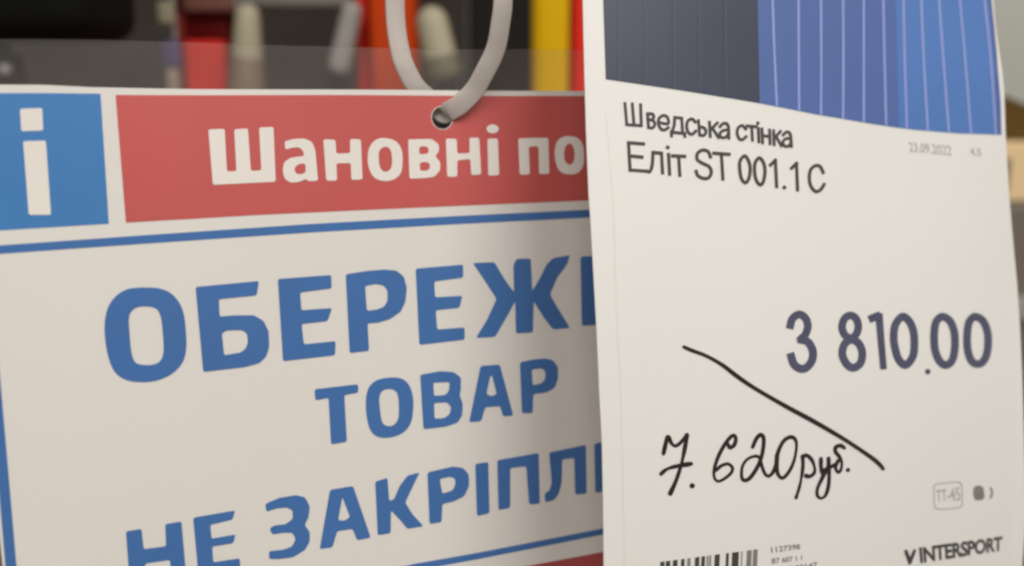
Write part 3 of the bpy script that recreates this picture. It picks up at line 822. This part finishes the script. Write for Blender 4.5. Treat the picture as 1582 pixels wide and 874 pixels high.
# icons, barcode, numbers, brand line
f = Flat(TAG)
bxp = [(1441.5, 749), (1445, 746), (1481, 742.5), (1486.5, 746), (1487.5, 780), (1483, 784.5), (1448, 787), (1442.5, 783)]
cx_, cy_ = 1464.5, 765
f.poly_px([cut_corners(bxp, 3), cut_corners([(cx_ + (x - cx_) * .93, cy_ + (y - cy_) * .92) for x, y in bxp], 3)])
add_text(f, 'TT-45', [(1446, 757), (1447, 774), (1484, 772), (1482, 752)], .01)
f.build('outlined_icon', M['faint'], card, tbase)
f = Flat(TAG)
f.poly_px([cut_corners([(1503, 755), (1506, 750), (1514, 749), (1519, 752), (1521, 768), (1517, 772), (1506, 772), (1504, 766)], 2)])
f.stroke_px([(1530, 753), (1532.5, 760), (1530, 768)], 3)
f.build('dark_icon', M['grey'], card, tbase)
f = Flat(TAG)
f.stroke_px([(1399.5, 851), (1405, 867)], lambda k: 6 - .5 * k)
f.stroke_px([(1412.5, 850), (1405, 868)], lambda k: 5 + .8 * k, 4e-5)
add_text(f, 'INTERSPORT', [(1419.5, 846), (1421.5, 868), (1548, 848.5), (1548.5, 828.5)], .034, .95)
f.build('brand_lettering', M['text'], card, tbase)
zb_ = Z(1000, 780, 5.273)
for k, (a, b, m) in enumerate([(105, 140, 'text'), (150, 187, 'text'), (208, 246, 'text'), (275, 303, 'text'), (325, 352, 'grey'), (388, 424, 'text'), (440, 470, 'text'), (484, 497, 'grey'), (505, 520, 'grey'), (548, 590, 'text'), (640, 664, 'text'), (690, 745, 'text'), (765, 775, 'grey'), (810, 850, 'grey'), (862, 898, 'grey')]):
    f = Flat(TAG)
    y = lambda x: 460 - 105 * (x - 100) / 800
    t = zb_([(a, y(a)), (b, y(b))])
    u0, v0 = TAG.uv(t[0]); u1, v1 = TAG.uv(t[1])
    f.poly_uv([[(u0, v0), (u1, v1), (u1, v1 + .012), (u0, v0 + .012)]])
    f.build('barcode_bar', M[m], card, tbase)
f = Flat(TAG)
add_text(f, '1127398', [(1190.5, 844.5), (1191.5, 852.5), (1236, 847), (1235.5, 839.5)], .02)
add_text(f, '87 607 1 1', [(1191.5, 862), (1192, 870), (1239, 864), (1238.5, 857)], .02)
add_text(f, 'FI 00147', [(1216, 874.5), (1217, 882), (1263, 875.5), (1262, 867.5)], .02)
f.build('small_numbers', M['grey'], card, tbase)

# ------------------------------------------------------------------ wire hooks that carry the notice's tie and the tag
def wire(name, P, r, material, base, parent, per=8, seg=10):
    c = catmull(P, False, per)
    bm = bmesh.new(); rings = []
    ref = Vector((1, .2, 0)).normalized()
    for i, p in enumerate(c):
        t = (c[min(len(c) - 1, i + 1)] - c[max(0, i - 1)]).normalized()
        a = t.cross(ref).normalized(); b = t.cross(a)
        rings.append([bm.verts.new(p + (a * math.cos(math.tau * k / seg) + b * math.sin(math.tau * k / seg)) * r - base) for k in range(seg)])
    for a, b in zip(rings, rings[1:]):
        for k in range(seg): bm.faces.new((a[k], a[(k + 1) % seg], b[(k + 1) % seg], b[k]))
    bm.faces.new(rings[0]); bm.faces.new(rings[-1][::-1])
    bmesh.ops.recalc_face_normals(bm, faces=bm.faces[:])
    me = bpy.data.meshes.new(name); bm.to_mesh(me); bm.free(); me.materials.append(material)
    return link(name, me, parent, smooth=True)
def hook(p, label, r=.0022, back=.03):
    nb = Vector((SIGN.n.x, SIGN.n.y, 0)).normalized()
    e = empty('wire_hook', p, label, 'hook', 'wire hooks above the picture')
    P_ = [p + nb * .020 + Vector((0, 0, .010)), p + nb * .016 + Vector((0, 0, .002)), p + nb * .008, p, p - nb * .010, p - nb * .018 + Vector((0, 0, .008)), p - nb * back + Vector((0, 0, .04)), p - nb * back + Vector((0, 0, .16)), Vector((p.x - nb.x * back, p.y - nb.y * back, 2.4))]
    wire('wire', P_, r, M['steel'], p, e)
    return e
apex = SIGN.pos(*SIGN.uv((694, -155)), .001)
hook(apex - SIGN.d2 * (-.0036 - .0022), 'steel wire hook holding the cable tie of the notice')
hook(TAG.pos(thc[0], thc[1] - .0006), 'steel wire hook holding the white price tag')
rail = tag_thing(link('hanging_rail', box_mesh('hanging_rail', -1.2, 1.6, -.25, .25, -.01, .03, M['steel'], .004, 1)), 'flat steel rail overhead carrying the wire hooks', 'rail')
rail.location = (0, .45, 2.41)
